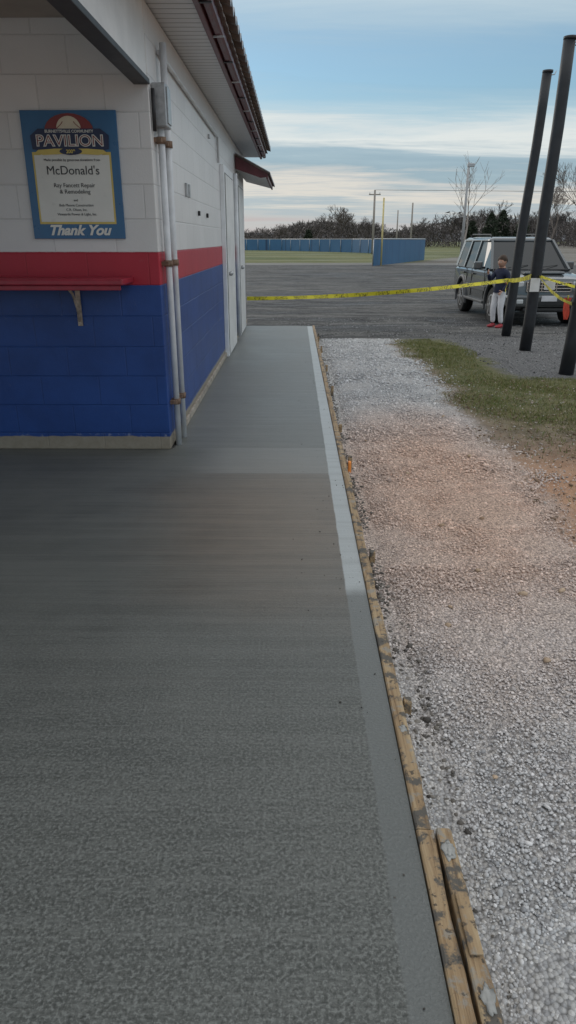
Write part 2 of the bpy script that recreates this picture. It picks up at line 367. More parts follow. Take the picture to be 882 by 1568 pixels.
# ------------------------------------------------------------------ gravel stones
def tintmat(name,stops,rough=.8,extra=None):
    m,N,b=newmat(name); at=N.n('ShaderNodeAttribute',attribute_name='tint')
    c=N.ramp(at.outputs['Fac'],stops)
    if extra: c=extra(N,c)
    N.put(b.inputs['Base Color'],c); b.inputs['Roughness'].default_value=rough; b.inputs['Specular IOR Level'].default_value=.3
    return m
M_stone=tintmat('crushed_limestone',[(0,(.30,.305,.315)),(.3,(.47,.475,.48)),(.65,(.60,.60,.60)),(1,(.80,.795,.79))],.85,mottle_warmlight)
bm=bmesh.new(); bmesh.ops.create_icosphere(bm,subdivisions=1,radius=1); bm.verts.ensure_lookup_table()
IV=np.array([v.co[:] for v in bm.verts]); IF=np.array([[v.index for v in f.verts] for f in bm.faces]); bm.free()
def scatter(px,py,pz,size,flat=.6):
    n=len(px); k=len(IV)
    V=IV[None]*(1+.5*(rng.random((n,k,1))-.5))
    V=V*(np.stack([.7+.7*rng.random(n),.7+.5*rng.random(n),flat*(.7+.5*rng.random(n))],-1)[:,None,:])
    an=rng.random(n)*6.28; tl=(rng.random(n)-.5)*1.2
    c,s_=np.cos(tl)[:,None],np.sin(tl)[:,None]; V=np.stack([V[...,0],V[...,1]*c-V[...,2]*s_,V[...,1]*s_+V[...,2]*c],-1)
    c,s_=np.cos(an)[:,None],np.sin(an)[:,None]; V=np.stack([V[...,0]*c-V[...,1]*s_,V[...,0]*s_+V[...,1]*c,V[...,2]],-1)
    V=V*size[:,None,None]+np.stack([px,py,pz],-1)[:,None,:]
    F=(IF[None]+(np.arange(n)*k)[:,None,None]).reshape(-1,3)
    return V.reshape(-1,3),F
def zg(px,py):
    s=np.clip((py-8)/8,0,1); return -.045-.255*s*s*(3-2*s)-.018*np.exp(-((px-.42)/.05)**2)
def edge(py): return 1.46+.12*np.sin(py*1.7)+.07*np.sin(py*4.3+1)+.04*np.sin(py*9)
PX=[];PY=[];SZ=[]
for y0,y1,n,s0 in ((.45,2.2,36000,.0046),(2.2,4.2,32000,.0052),(4.2,7.5,22000,.0072),(7.5,12.2,12000,.0105)):
    py=y0+rng.random(n)*(y1-y0); px=.37+rng.random(n)*1.7
    e_=edge(py); keep=(px<e_)|(rng.random(n)<np.exp(-(px-e_)/.09)*.6)
    keep&=~((px<.45)&(rng.random(n)<.35))
    px,py=px[keep],py[keep]; PX.append(px);PY.append(py); SZ.append(s0*(.55+.85*rng.random(len(px))**1.8+ (rng.random(len(px))<.015)*.9))
PX=np.concatenate(PX);PY=np.concatenate(PY);SZ=np.concatenate(SZ)
V,F=scatter(PX,PY,zg(PX,PY)+SZ*.35,SZ)
np_obj('gravel',V,F,M_stone,attr=np.repeat(np.clip(rng.normal(.5,.25,len(PX)),0,1),len(IV)))
# clods
M_clod=tintmat('soil_clod',[(0,(.06,.055,.05)),(1,(.24,.22,.195))],.95)
n=2600; py=.8+rng.random(n)**1.3*11; px=.37+np.abs(rng.normal(0,.026,n)); sz=.003+.0085*rng.random(n)**3
c=(py>1.4)&(py<2.5); px[c]+=rng.random(c.sum())**2*.08
V,F=scatter(px,py,zg(px,py)+.003,sz,.6); np_obj('soil_clods',V,F,M_clod,attr=np.repeat(rng.random(n),len(IV)))
# crumbs of debris dropped on the slab, mostly along the form board
n=150; px=.30-np.abs(rng.normal(0,.12,n)); py=.7+rng.random(n)**1.2*8; sz=.0012+.0030*rng.random(n)**3
V,F=scatter(px,py,np.full(n,.001)+sz*.3,sz,.7); np_obj('slab_debris',V,F,M_clod,attr=np.repeat(rng.random(n)*.6,len(IV)))
M_tan=tintmat('tan_stone',[(0,(.34,.23,.15)),(1,(.55,.42,.30))],.8)
RK=[(1.00,2.72,.018),(1.18,2.75,.016),(.86,2.95,.014),(1.17,2.17,.024),(1.20,2.0,.018),(.93,2.2,.014),(.62,2.45,.015),(.66,2.6,.012),(1.04,3.6,.014),(.8,3.5,.014),(.75,4.4,.015),(1.25,4.8,.02),(1.3,6.0,.015),(.55,5.2,.015),(.58,1.6,.009),(.9,1.35,.008)]
V,F=scatter(np.array([r[0] for r in RK]),np.array([r[1] for r in RK]),np.array([gz(0)+.008]*len(RK)),np.array([r[2] for r in RK]),.55)
np_obj('loose_rocks',V,F,M_tan,attr=np.repeat(rng.random(len(RK)),len(IV)))
n=7000; px=1.4+rng.random(n)*2.6; py=3.2+rng.random(n)*4.5; sz=.003+.011*rng.random(n)**4
V,F=scatter(px,py,zg(px,py)+.003,sz,.6)
np_obj('dirt_pebbles',V,F,tintmat('dirt_pebble',[(0,(.13,.09,.06)),(.6,(.28,.20,.14)),(1,(.5,.46,.42))],.9),attr=np.repeat(rng.random(n),len(IV)))
n=16000; px=-.5+rng.random(n)*9; py=7.8+rng.random(n)**.8*9; kk=(px>2.4)|(py>12.6); px,py=px[kk],py[kk]; n=len(px); sz=.004+.012*rng.random(n)**3
V,F=scatter(px,py,zg(px,py)+.002,sz,.6)
np_obj('loose_lot_gravel',V,F,tintmat('lot_pebble',[(0,(.05,.05,.05)),(.6,(.16,.16,.16)),(1,(.42,.42,.42))],.9),attr=np.repeat(rng.random(n),len(IV)))
# ------------------------------------------------------------------ grass
M_grass=tintmat('grass_blades',[(0,(.24,.20,.10)),(.35,(.19,.19,.065)),(.7,(.11,.16,.04)),(1,(.07,.115,.03))],.7)
n=130000
px=1.45+rng.random(n)*3.4; py=3.6+rng.random(n)*8.7
dens=np.array([mnoise.noise(Vector((a*1.4,b_*1.4,3)))+.5*mnoise.noise(Vector((a*5,b_*5,1))) for a,b_ in zip(px,py)])
lim=np.clip((py-4.4)/2.0,0.03,1)*np.clip((px-edge(py)-.03)/.45,0.0,1)
padm=(px>2.42+.15*np.sin(py*2))&(py>7.75+.12*np.sin(px*3))
keep=(rng.random(n)<lim*(.72+dens))&(~padm)&(py<12.1)
px,py=px[keep],py[keep]; n=len(px)
h=.012+.024*rng.random(n); an=rng.random(n)*6.28; ww=.0035
ln=(rng.random((n,2))-.5)*.05
z0=zg(px,py)-.002
A=np.stack([px+np.cos(an)*ww,py+np.sin(an)*ww,z0],-1);B=np.stack([px-np.cos(an)*ww,py-np.sin(an)*ww,z0],-1)
C=np.stack([px+ln[:,0],py+ln[:,1],z0+h],-1)
V=np.stack([A,B,C],1).reshape(-1,3); F=np.arange(n*3).reshape(-1,3)
np_obj('grass',V,F,M_grass,attr=np.repeat(np.clip(rng.normal(.42,.25,n),0,1),3))
# ------------------------------------------------------------------ building
B=empty('concession_building')
WX=-.88; Y0=4.82; Y1=13.2
box('block_walls',-7,WX,Y0,Y1,.0,2.70,wm,B,.006,2)
box('footing_strip',WX+.001,WX+.022,Y0+.25,Y1-.05,0.002,.055,mat('footing',(.34,.30,.25),.8,var=.3,vs=12),B,.004)
box('soffit',-.90,-.60,.2,13.45,2.715,2.735,M_soffit,B)
box('fascia_board',-.60,-.565,.2,13.5,2.69,2.835,M_maroon,B,.004)
V=[];F=[]
prof=[(-.56,2.79),(-.56,2.72),(-.545,2.705),(-.515,2.705),(-.50,2.72),(-.50,2.79)]
for yq in (.2,13.5):
    for a_,b_ in prof: V.append((a_,yq,b_))
n=len(prof)
for i in range(n-1): F.append((i,i+1,n+i+1,n+i))
mesh_obj('gutter',V,F,M_maroon,B)
for i in range(16):
    box('gutter_bracket_%d'%i,-.60,-.49,1.9+i*.75,1.925+i*.75,2.695,2.703,M_galv if i%2 else M_dark,B)
def corr(name,x0,z0,x1,z1,y0,y1,per,amp,material,thick=.012):
    ys_=np.arange(y0,y1+1e-6,per/8); V=[];F=[]
    for yq in ys_:
        ph=math.sin(2*math.pi*yq/per); hh=amp*(1 if ph>.5 else -1 if ph<-.5 else ph*2)
        V+=[(x0,yq,z0+hh),(x1,yq,z1+hh),(x1,yq,z1+hh-thick),(x0,yq,z0+hh-thick)]
    n=len(ys_)
    for i in range(n-1):
        a_=i*4; b_=a_+4
        F+=[(a_,a_+1,b_+1,b_),(a_+1,a_+2,b_+2,b_+1),(a_+3,b_+3,b_+2,a_+2),(a_,b_,b_+3,a_+3)]
    F+=[(0,3,2,1),((n-1)*4,(n-1)*4+1,(n-1)*4+2,(n-1)*4+3)]
    ob=mesh_obj(name,V,F,material,B); ob.data.materials.append(M_brown)
    for p in ob.data.polygons:
        if p.normal.z<-.3: p.material_index=1
    return ob
corr('roof_sheet_right',-3.9,3.88,-.42,2.865,0,13.6,.22,.026,M_roofmetal,.022)
corr('roof_sheet_left',-7.4,2.86,-3.9,3.88,0,13.6,.22,.026,M_roofmetal,.022)
corr('roof_lower_sheet',-1.2,2.95,-.47,2.785,.1,13.52,.22,.006,M_brown)
mesh_obj('gable_front',[(-7,.25,2.74),(-.6,.25,2.74),(-.6,.25,2.85),(-3.9,.25,3.8),(-7,.25,2.85)],[(0,1,2,3,4)],M_white,B)
mesh_obj('gable_back',[(-7,13.2,2.70),(-.6,13.2,2.74),(-.6,13.2,2.85),(-3.9,13.2,3.8),(-7,13.2,2.85)],[(4,3,2,1,0)],M_white,B)
box('porch_ceiling',-7,-.957,.3,Y0-.003,2.60,2.63,M_ceil,B)
box('porch_header',-.955,WX-.004,.28,Y0-.003,2.295,2.713,M_white,B,.003)
box('porch_header_trim',-.965,WX+.012,.28,Y0-.004,2.262,2.292,M_dark,B,.003)
box('porch_post',-6.9,-6.75,.5,.65,0,2.6,M_white,B,.005)
tube('ceiling_conduit',[(-4,4.55,2.58),(-1.72,4.6,2.58),(-1.66,4.6,2.575)],.012,M_conduit,B,8)
tube('ceiling_wire',[(-1.95,4.45,2.56),(-1.8,4.35,2.52),(-1.70,4.3,2.56),(-1.6,4.32,2.585)],.006,M_rust,B,6)
for i,(cx,cy) in enumerate(((-.842,4.955),(-.835,5.16))):
    zt=2.1 if i==0 else 2.55
    tube('conduit_%d'%i,[(cx,cy,0.0),(cx,cy,zt)],.022,M_conduit,B,16)
    for zc in (.32,1.25,1.98):
        tube('coupling_%d_%d'%(i,int(zc*100)),[(cx,cy,zc-.02),(cx,cy,zc+.02)],.030,M_rust,B,14)
        box('strap_%d_%d'%(i,int(zc*100)),WX-.001,cx+.01,cy-.055,cy+.055,zc-.013,zc+.013,M_rust,B,.003)
tube('conduit_2',[(-.862,4.86,2.02),(-.862,4.86,2.25)],.012,M_dark,B,10)
box('meter_box',WX+.003,-.79,4.90,5.05,2.05,2.29,M_galv,B,.008)
box('meter_box_lid',-.789,-.782,4.915,5.035,2.07,2.27,M_galv,B,.002)
tube('wall_pipe',[(WX+.02,5.16,2.5),(WX+.02,5.3,2.5),(WX+.02,8.6,2.46),(WX+.02,8.75,2.46),(WX+.02,8.75,2.2)],.014,M_conduit,B,10)
for i,(yy_,zz_) in enumerate(((6.15,1.72),(6.3,1.72),(6.9,1.60),(7.55,1.60),(7.95,2.35))):
    box('wall_fixing_%d'%i,WX+.001,WX+.02,yy_,yy_+.05,zz_,zz_+(.1 if i<2 else .04),M_black if i in(2,3) else M_galv,B,.003)
for i,(a_,b_) in enumerate(((9.05,10.35),(11.15,12.35))):
    box('door_frame_%d'%i,WX+.001,WX+.05,a_,b_,0.001,2.22,M_door,B,.004)
    box('door_leaf_%d'%i,WX+.051,WX+.062,a_+.1,b_-.1,.03,2.12,M_white,B,.003)
    box('door_gap_%d'%i,WX+.0505,WX+.0535,a_+.085,b_-.085,.02,2.135,M_black,B)
    lump('door_knob_%d'%i,(WX+.085,a_+.2,1.0),.03,M_galv,B,(1,1,1),2,0)
tube('downspout',[(WX+.05,10.75,.05),(WX+.05,10.75,2.25)],.03,M_conduit,B,12)
corr('lower_roof_sheet',-.87,2.56,-.36,2.30,11.3,13.9,.12,.014,M_roofmetal)
mesh_obj('lower_roof_end',[(-.87,11.35,2.36),(-.50,11.35,2.24),(-.40,11.35,2.25),(-.40,11.35,2.30),(-.87,11.35,2.53)],[(0,1,2,3,4)],M_maroon,B)
box('lower_roof_fascia',-.42,-.395,11.36,13.85,2.23,2.30,M_maroon,B,.003)
mesh_obj('lower_soffit',[(-.87,11.36,2.36),(-.42,11.36,2.25),(-.42,13.85,2.25),(-.87,13.85,2.36)],[(0,1,2,3)],M_soffit,B)
box('counter_shelf',-6,-1.055,4.50,Y0-.002,1.135,1.172,M_shelf,B,.008)
box('shelf_lip',-6,-1.075,4.515,4.54,1.105,1.134,M_shelf,B,.004)
for i,bx in enumerate((-1.43,-2.6)):
    beam('shelf_bracket_v_%d'%i,(bx,Y0-.012,.86),(bx,Y0-.012,1.13),.03,.012,M_brk,B,up=(0,1,0))
    beam('shelf_bracket_h_%d'%i,(bx,4.56,1.125),(bx,Y0-.01,1.125),.03,.012,M_brk,B)
    tube('shelf_bracket_d_%d'%i,[(bx,4.60,1.12),(bx,4.70,1.07),(bx,4.77,.98),(bx,4.80,.89)],.009,M_brk,B,8)
# ------------------------------------------------------------------ sign
S=empty('sponsor_sign',(-1.375,Y0,1.765))
M_sb=mat('sign_blue',(.03,.13,.28),.3,var=.06,bump=0); M_sw=mat('sign_white',(.68,.68,.64),.3,var=.03,bump=0); M_sy=mat('sign_yellow',(.62,.48,.12),.35,var=.05,bump=0)
M_sr=mat('sign_maroon',(.22,.03,.03),.35,var=.05,bump=0); M_sn=mat('sign_navy',(.01,.02,.07),.35,var=.05,bump=0); M_sg=mat('sign_ink',(.03,.03,.035),.5,var=.05,bump=0)
box('panel',-.292,.292,-.018,-.003,-.362,.362,M_sb,S,.002)
def flat(name,pts,yo,m,par=S):
    return mesh_obj(name,[(p[0],yo,p[1]) for p in pts],[tuple(range(len(pts)))],m,par)
flat('yellow_border',[(-.243,-.275),(.243,-.275),(.243,.135),(.2,.135),(.2,.155),(-.2,.155),(-.2,.135),(-.243,.135)],-.020,M_sy)
flat('white_field',[(-.232,-.262),(.232,-.262),(.232,.118),(.19,.118),(.19,.14),(-.19,.14),(-.19,.118),(-.232,.118)],-.022,M_sw)
flat('banner_arch',[(.15*math.cos(a_*math.pi/12),.25+.095*math.sin(a_*math.pi/12)) for a_ in range(13)],-.0240,M_sr)
flat('banner_band',[(-.235,.150),(-.19,.142),(.19,.142),(.235,.150),(.24,.225),(.19,.262),(-.19,.262),(-.24,.225)],-.0255,M_sn)
flat('banner_gold',[(-.225,.128),(-.17,.118),(0,.126),(.17,.118),(.225,.128),(.20,.146),(.10,.153),(-.10,.153),(-.20,.146)],-.0270,M_sy)
ball=[(.075*math.cos(a_*math.pi/12),.262+.068*math.sin(a_*math.pi/12)) for a_ in range(13)]
flat('baseball',ball,-.0265,mat('ball',(.62,.55,.42),.5,bump=0))
for sgn in (-1,1):
    pts=[(sgn*(.075-.045*math.sin(t_)),.262+.05*t_/1.6) for t_ in (0,.4,.8,1.2)]
    for i in range(3): beam('stitch%d_%d'%(sgn,i),(pts[i][0],-.0285,pts[i][1]),(pts[i+1][0],-.0285,pts[i+1][1]),.004,.001,M_sr,S,up=(0,1,0))
el=[(.07*math.cos(a_*math.pi/8),.138+.020*math.sin(a_*math.pi/8)) for a_ in range(16)]
flat('year_oval',el,-.0285,M_sn)
def text(body,size,x_,z_,m,yo=-.0235,bold=0,sx=1,shear=0):
    c=bpy.data.curves.new('lettering','FONT'); c.body=body; c.size=size; c.align_x='CENTER'; c.extrude=.0006; c.offset=bold; c.shear=shear
    ob=bpy.data.objects.new('lettering_'+body.split()[0].lower().replace("'",''),c); COL.objects.link(ob); ob.parent=S
    ob.rotation_euler=(math.pi/2,0,0); ob.location=(x_,yo,z_); ob.scale=(sx,1,1); c.materials.append(m)
text('PAVILION',.085,0,.168,M_sw,-.0285,.0035,1.12); text('PAVILION',.085,0,.168,M_sr,-.0305,-.0015,1.12)
text('BURNETTSVILLE COMMUNITY',.022,0,.240,M_sw,-.0285,.0004)
text('2009',.028,0,.128,M_sy,-.031,.0008)
text('Made possible by generous donations from',.020,0,.085,M_sg)
text("McDonald's",.070,0,.010,M_sg)
text('Ray Fancett Repair',.034,0,-.062,M_sg); text('& Remodeling',.034,0,-.098,M_sg)
text('and',.018,0,-.142,M_sg); text('Bob Moore Construction',.021,0,-.172,M_sg); text('C.R. Olson, Inc.',.021,0,-.198,M_sg); text('Vineyards Power & Light, Inc.',.021,0,-.224,M_sg)
text('Thank You',.082,0,-.338,M_sw,-.0205,.003,1.08,.35)
# ------------------------------------------------------------------ dark poles
M_pole=mat('creosote_pole',(.014,.016,.020),.5,var=.35,vs=6,bump=.4,bs=30)
M_paper=mat('paper_notice',(.70,.70,.68),.7,var=.05)
def pole(x_,y_,x2,y2,zt,r0,r1):
    e_=empty('wooden_pole',(0,0,0)); zb=gz(y_)
    P_=[];R=[]
    for i in range(9):
        t=i/8; P_.append((x_+(x2-x_)*t+.008*math.sin(i*1.3),y_+(y2-y_)*t,zb-.1+(zt-zb+.1)*t)); R.append(r0+(r1-r0)*t)
    tube('shaft',P_,R,M_pole,e_,20)
    tube('top_cap',[(x2,y2,zt-.02),(x2,y2,zt+.015)],r1*1.12,M_dark,e_,16)
    tube('top_hook',[(x2,y2-.04,zt-.06),(x2+.1,y2-.04,zt-.05),(x2+.12,y2-.04,zt-.0)],.008,M_galv,e_,6)
    return e_
PA=pole(3.78,12.85,3.99,12.85,3.87,.082,.074); PB=pole(3.33,10.3,3.43,10.3,3.74,.082,.074); PC=pole(3.12,8.1,3.30,8.1,3.7,.082,.074)
box('notice',3.27,3.40,10.205,10.212,.72,.90,M_paper,PB)
box('notice_back',3.50,3.65,10.30,10.306,.74,.86,M_paper,PB)
tube('overhead_wire',[(3.45,10.3,3.68),(4.2,10.5,3.50),(6,11,3.35),(9,12,3.6)],.006,M_black,None,5)
M_tape,N,b=newmat('caution_tape'); P=N.pos(); x,y,z=N.sep(P)
fx=N.m('PINGPONG',N.m('ADD',x,N.m('MULTIPLY',y,.6)),.17); dash=N.m('MULTIPLY',N.ss(fx,.05,.055),N.ss(N.noise(N.scale(P,(90,90,20)),1,2),.5,.55))
N.put(b.inputs['Base Color'],N.mix(N.m('MULTIPLY',dash,.8),(.70,.62,.03),(.03,.03,.02))); b.inputs['Roughness'].default_value=.35
def tape(pts,sag,parent,name,hw=.034):
    V=[];F=[];m=0
    for (a_,b_),sg in zip(zip(pts[:-1],pts[1:]),sag):
        a_=Vector(a_);b_=Vector(b_)
        for i in range(25):
            t=i/24; p=a_.lerp(b_,t); p.z-=4*sg*t*(1-t); tw=.9*math.sin(t*9+m)*.5+.2
            V+=[p+Vector((0,math.sin(tw)*hw,math.cos(tw)*hw)),p-Vector((0,math.sin(tw)*hw,math.cos(tw)*hw))]
        for i in range(24):
            q=m*50+i*2; F.append((q,q+1,q+3,q+2))
        m+=1
    return mesh_obj(name,V,F,M_tape,parent)
TP=empty('barrier_tape')
tape([(-.86,13.22,.40),(3.70,12.77,.74),(3.27,10.22,.92)],[.07,.02],TP,'ribbon')
tape([(3.39,10.22,.92),(3.05,8.03,.74)],[.05],TP,'ribbon_end',.02); tape([(3.41,10.25,.92),(4.6,9.7,.65),(6.5,9,.85)],[.03,.05],TP,'ribbon_far',.02)
tape([(3.70,12.76,.74),(3.66,12.74,.55)],[.0],TP,'loose_tail')
FL=empty('orange_flag',(3.72,9.95,.66))
V=[];F=[]
for i in range(9):
    for j in range(4):
        V.append((.035*(j-1.5)*(1-.05*i)+.008*math.sin(i*.9+j),.02*math.sin(j*2+i*.7),-.036*i))
for i in range(8):
    for j in range(3): F.append((i*4+j,i*4+j+1,i*4+j+5,i*4+j+4))
mesh_obj('cloth',V,F,mat('orange_cloth',(.50,.06,.03),.7),FL,True)
tube('flag_knot',[(0,0,-.02),(0,0,.03)],.012,M_tape,FL,8)
# ------------------------------------------------------------------ SUV
CAR=empty('parked_suv',(5.18,14.95,gz(16)))
CAR.rotation_euler=(0,0,math.radians(1))
M_cp,N,b=newmat('grey_car_paint'); b.inputs['Metallic'].default_value=.35; b.inputs['Roughness'].default_value=.25; b.inputs['Coat Weight'].default_value=.6
N.put(b.inputs['Base Color'],N.mix(N.ss(N.sep(N.obj())[2],.8,.35,0,.6),(.085,.098,.105),(.075,.073,.068)))
M_gl,N,b=newmat('car_glass'); b.inputs['Base Color'].default_value=(.012,.016,.018,1); b.inputs['Roughness'].default_value=.04; b.inputs['Specular IOR Level'].default_value=.6
M_clad=mat('grey_cladding',(.06,.062,.065),.5); M_tyre=mat('tyre_rubber',(.018,.018,.018),.85); M_rim=mat('alloy_rim',(.40,.41,.42),.3,.8)
M_chr=mat('chrome',(.6,.6,.6),.15,1,var=.03,bump=0); M_lamp,N,b=newmat('headlamp_glass'); b.inputs['Base Color'].default_value=(.55,.58,.59,1); b.inputs['Roughness'].default_value=.08; b.inputs['Coat Weight'].default_value=1
M_amb=mat('amber_lens',(.6,.2,.03),.2,bump=0)
st=[(0.03,.42,.80,.74),(.10,.36,.93,.84),(.30,.34,.985,.885),(.7,.33,1.02,.90),(1.25,.33,1.07,.905),(1.6,.33,1.09,.91),(3,.33,1.10,.915),(4.3,.33,1.10,.91),(4.55,.38,1.08,.89),(4.65,.48,1.02,.84)]
V=[];F=[]
for yq,zb,zt,hw in st:
    zm=zb+(zt-zb)*.55
    R=[(0,zb),(hw*.85,zb),(hw*.98,zb+.06),(hw,zm),(hw*.975,zt-.09),(hw*.90,zt-.02),(hw*.6,zt+.015),(hw*.3,zt+.02),(0,zt+.022)]
    ring=R+[(-a_,b_) for a_,b_ in R[-2:0:-1]]
    V+=[(a_,yq,b_) for a_,b_ in ring]
n=len(ring)
for i in range(len(st)-1):
    for k in range(n): F.append((i*n+k,i*n+(k+1)%n,(i+1)*n+(k+1)%n,(i+1)*n+k))
F.append(tuple(range(n))); F.append(tuple((len(st)-1)*n+k for k in range(n))[::-1])
body=mesh_obj('body',V,F,M_cp,CAR)
bm=bmesh.new(); bm.from_mesh(body.data); bmesh.ops.recalc_face_normals(bm,faces=bm.faces); bm.to_mesh(body.data); bm.free()
bpy.context.view_layer.update()
cutb=bmesh.new()
for wy in (.88,3.58):
    for sx in (-1,1):
        mtx=Matrix.Translation((sx*.86,wy,.37))@Matrix.Rotation(math.pi/2,4,'Y')
        bmesh.ops.create_cone(cutb,cap_ends=True,segments=32,radius1=.44,radius2=.44,depth=.5,matrix=mtx)
cme=bpy.data.meshes.new('cut'); cutb.to_mesh(cme); cutb.free(); cut=bpy.data.objects.new('cut',cme); COL.objects.link(cut); cut.parent=CAR
bpy.context.view_layer.update()
md=body.modifiers.new('b','BOOLEAN'); md.object=cut; md.operation='DIFFERENCE'; md.solver='EXACT'
dg=bpy.context.evaluated_depsgraph_get(); nm=bpy.data.meshes.new_from_object(body.evaluated_get(dg)); body.modifiers.clear(); body.data=nm
bpy.data.objects.remove(cut)
for p in nm.polygons: p.use_smooth=True
try:
    nm.set_sharp_from_angle(angle=math.radians(28))
except Exception: pass
box('underbody',-.7,.7,.3,4.4,.30,.6,M_black,CAR)
gb=[(-.83,1.28),(.83,1.28),(.86,1.9),(.86,4.4),(.80,4.56),(-.80,4.56),(-.86,4.4),(-.86,1.9)]
gt=[(-.66,2.02),(.66,2.02),(.70,2.3),(.72,4.25),(.66,4.38),(-.66,4.38),(-.72,4.25),(-.70,2.3)]
V=[(a_,b_,1.06) for a_,b_ in gb]+[(a_,b_,1.66) for a_,b_ in gt]
mesh_obj('glasshouse',V,[tuple(range(8))[::-1],tuple(range(8,16))]+[(i,(i+1)%8,8+(i+1)%8,8+i) for i in range(8)],M_gl,CAR)
V=[];F=[]
for (zz_,k) in ((1.645,1.02),(1.70,1.0),(1.735,.93),(1.75,.75)):
    V+=[(a_*k,3.2+(b_-3.2)*k,zz_) for a_,b_ in gt]
for i in range(3):
    for k in range(8): F.append((i*8+k,i*8+(k+1)%8,(i+1)*8+(k+1)%8,(i+1)*8+k))
F.append(tuple(range(24,32))); F.append(tuple(range(8))[::-1])
mesh_obj('roof',V,F,M_cp,CAR,True)
for sx in (-1,1):
    beam('a_pillar',(sx*.845,1.27,1.07),(sx*.675,2.03,1.67),.055,.07,M_cp,CAR)
    beam('b_pillar',(sx*.868,2.75,1.07),(sx*.712,2.75,1.67),.07,.03,M_cp,CAR,up=(1,0,0))
    beam('c_pillar',(sx*.868,3.62,1.07),(sx*.718,3.55,1.67),.09,.03,M_cp,CAR,up=(1,0,0))
    beam('d_pillar',(sx*.845,4.45,1.07),(sx*.70,4.3,1.67),.16,.05,M_cp,CAR,up=(1,0,0))
    tube('roof_rail',[(sx*.60,2.4,1.74),(sx*.60,2.5,1.80),(sx*.60,4.1,1.81),(sx*.60,4.2,1.74)],.017,M_black,CAR,8)
    box('mirror',min(sx*.93,sx*1.12),max(sx*.93,sx*1.12),1.70,1.80,1.07,1.24,M_cp,CAR,.03,3)
    box('mirror_arm',min(sx*.86,sx*.95),max(sx*.86,sx*.95),1.72,1.78,1.08,1.13,M_black,CAR,.01)
    box('headlamp',min(sx*.50,sx*.80),max(sx*.50,sx*.80),.035,.16,.74,.90,M_lamp,CAR,.025,3)
    box('turn_lamp',min(sx*.80,sx*.865),max(sx*.80,sx*.865),.09,.22,.74,.88,M_amb,CAR,.02,2)
    box('fog_lamp',min(sx*.52,sx*.66),max(sx*.52,sx*.66),-.085,-.02,.47,.56,M_lamp,CAR,.02,2)
    box('side_moulding',min(sx*.905,sx*.935),max(sx*.905,sx*.935),1.4,3.1,.62,.72,M_clad,CAR,.008)
    box('sill_step',min(sx*.86,sx*.98),max(sx*.86,sx*.98),1.38,3.08,.36,.42,M_clad,CAR,.015)
    for hy in (2.45,3.35): box('door_handle',min(sx*.90,sx*.94),max(sx*.90,sx*.94),hy,hy+.16,.93,.965,M_black,CAR,.008)
    for gy in (1.55,2.68,3.15): box('door_gap',min(sx*.905,sx*.918),max(sx*.905,sx*.918),gy,gy+.012,.45,1.05,M_black,CAR)
    for wy in (.88,3.58):
        V=[];F=[]
        for i in range(17):
            an_=math.pi*(-.08+1.16*i/16)
            for rr,xx in ((.435,.90),(.435,.945),(.50,.945),(.53,.90)): V.append((sx*xx,wy+rr*math.cos(an_),.37+rr*math.sin(an_)))
        for i in range(16):
            for q in range(3): F.append((i*4+q,i*4+q+1,i*4+q+5,i*4+q+4))
        mesh_obj('arch_flare',V,F,M_clad,CAR,True)
        x0,x1=sx*.66,sx*.91
        tube('tyre',[(x0,wy,.37),(x0+sx*.03,wy,.37),(x1-sx*.03,wy,.37),(x1,wy,.37)],[.33,.37,.37,.335],M_tyre,CAR,32)
        tube('rim',[(x1-sx*.02,wy,.37),(x1+sx*.006,wy,.37)],[.235,.225],M_rim,CAR,24)
        tube('rim_well',[(x1,wy,.37),(x1+sx*.009,wy,.37)],.19,M_black,CAR,24)
        for q in range(6):
            an_=q*math.pi/3; beam('spoke',(x1+sx*.014,wy,.37),(x1+sx*.014,wy+.21*math.cos(an_),.37+.21*math.sin(an_)),.045,.012,M_rim,CAR,up=(1,0,0))
        tube('hub',[(x1,wy,.37),(x1+sx*.03,wy,.37)],.045,M_rim,CAR,12)
box('bumper',-.86,.86,-.07,.14,.40,.64,M_cp,CAR,.045,3)
box('bumper_intake',-.45,.45,-.078,-.06,.44,.53,M_black,CAR,.01)
box('grille',-.46,.46,.012,.10,.70,.895,M_black,CAR,.015)
for zz_ in (.705,.765,.825,.885): box('grille_bar',-.45,.45,-.003,.02,zz_-.008,zz_+.008,M_chr,CAR,.004)
for xx in (-.45,-.15,.15,.45): box('grille_rib',xx-.012,xx+.012,-.006,.02,.70,.89,M_chr,CAR,.004)
box('number_plate',-.16,.16,-.09,-.08,.52,.63,mat('plate',(.6,.6,.62),.4,bump=0),CAR,.004)
box('hood_bulge',-.42,.42,.35,1.1,1.02,1.075,M_cp,CAR,.025,3)
box('cowl',-.78,.78,1.14,1.33,1.06,1.10,M_black,CAR,.01)
for sx in (-.5,.15): beam('wiper',(sx,1.27,1.12),(sx+.48,1.40,1.17),.012,.012,M_black,CAR)
box('skid_bar',-.5,.5,-.03,.1,.30,.39,M_black,CAR,.03,2)
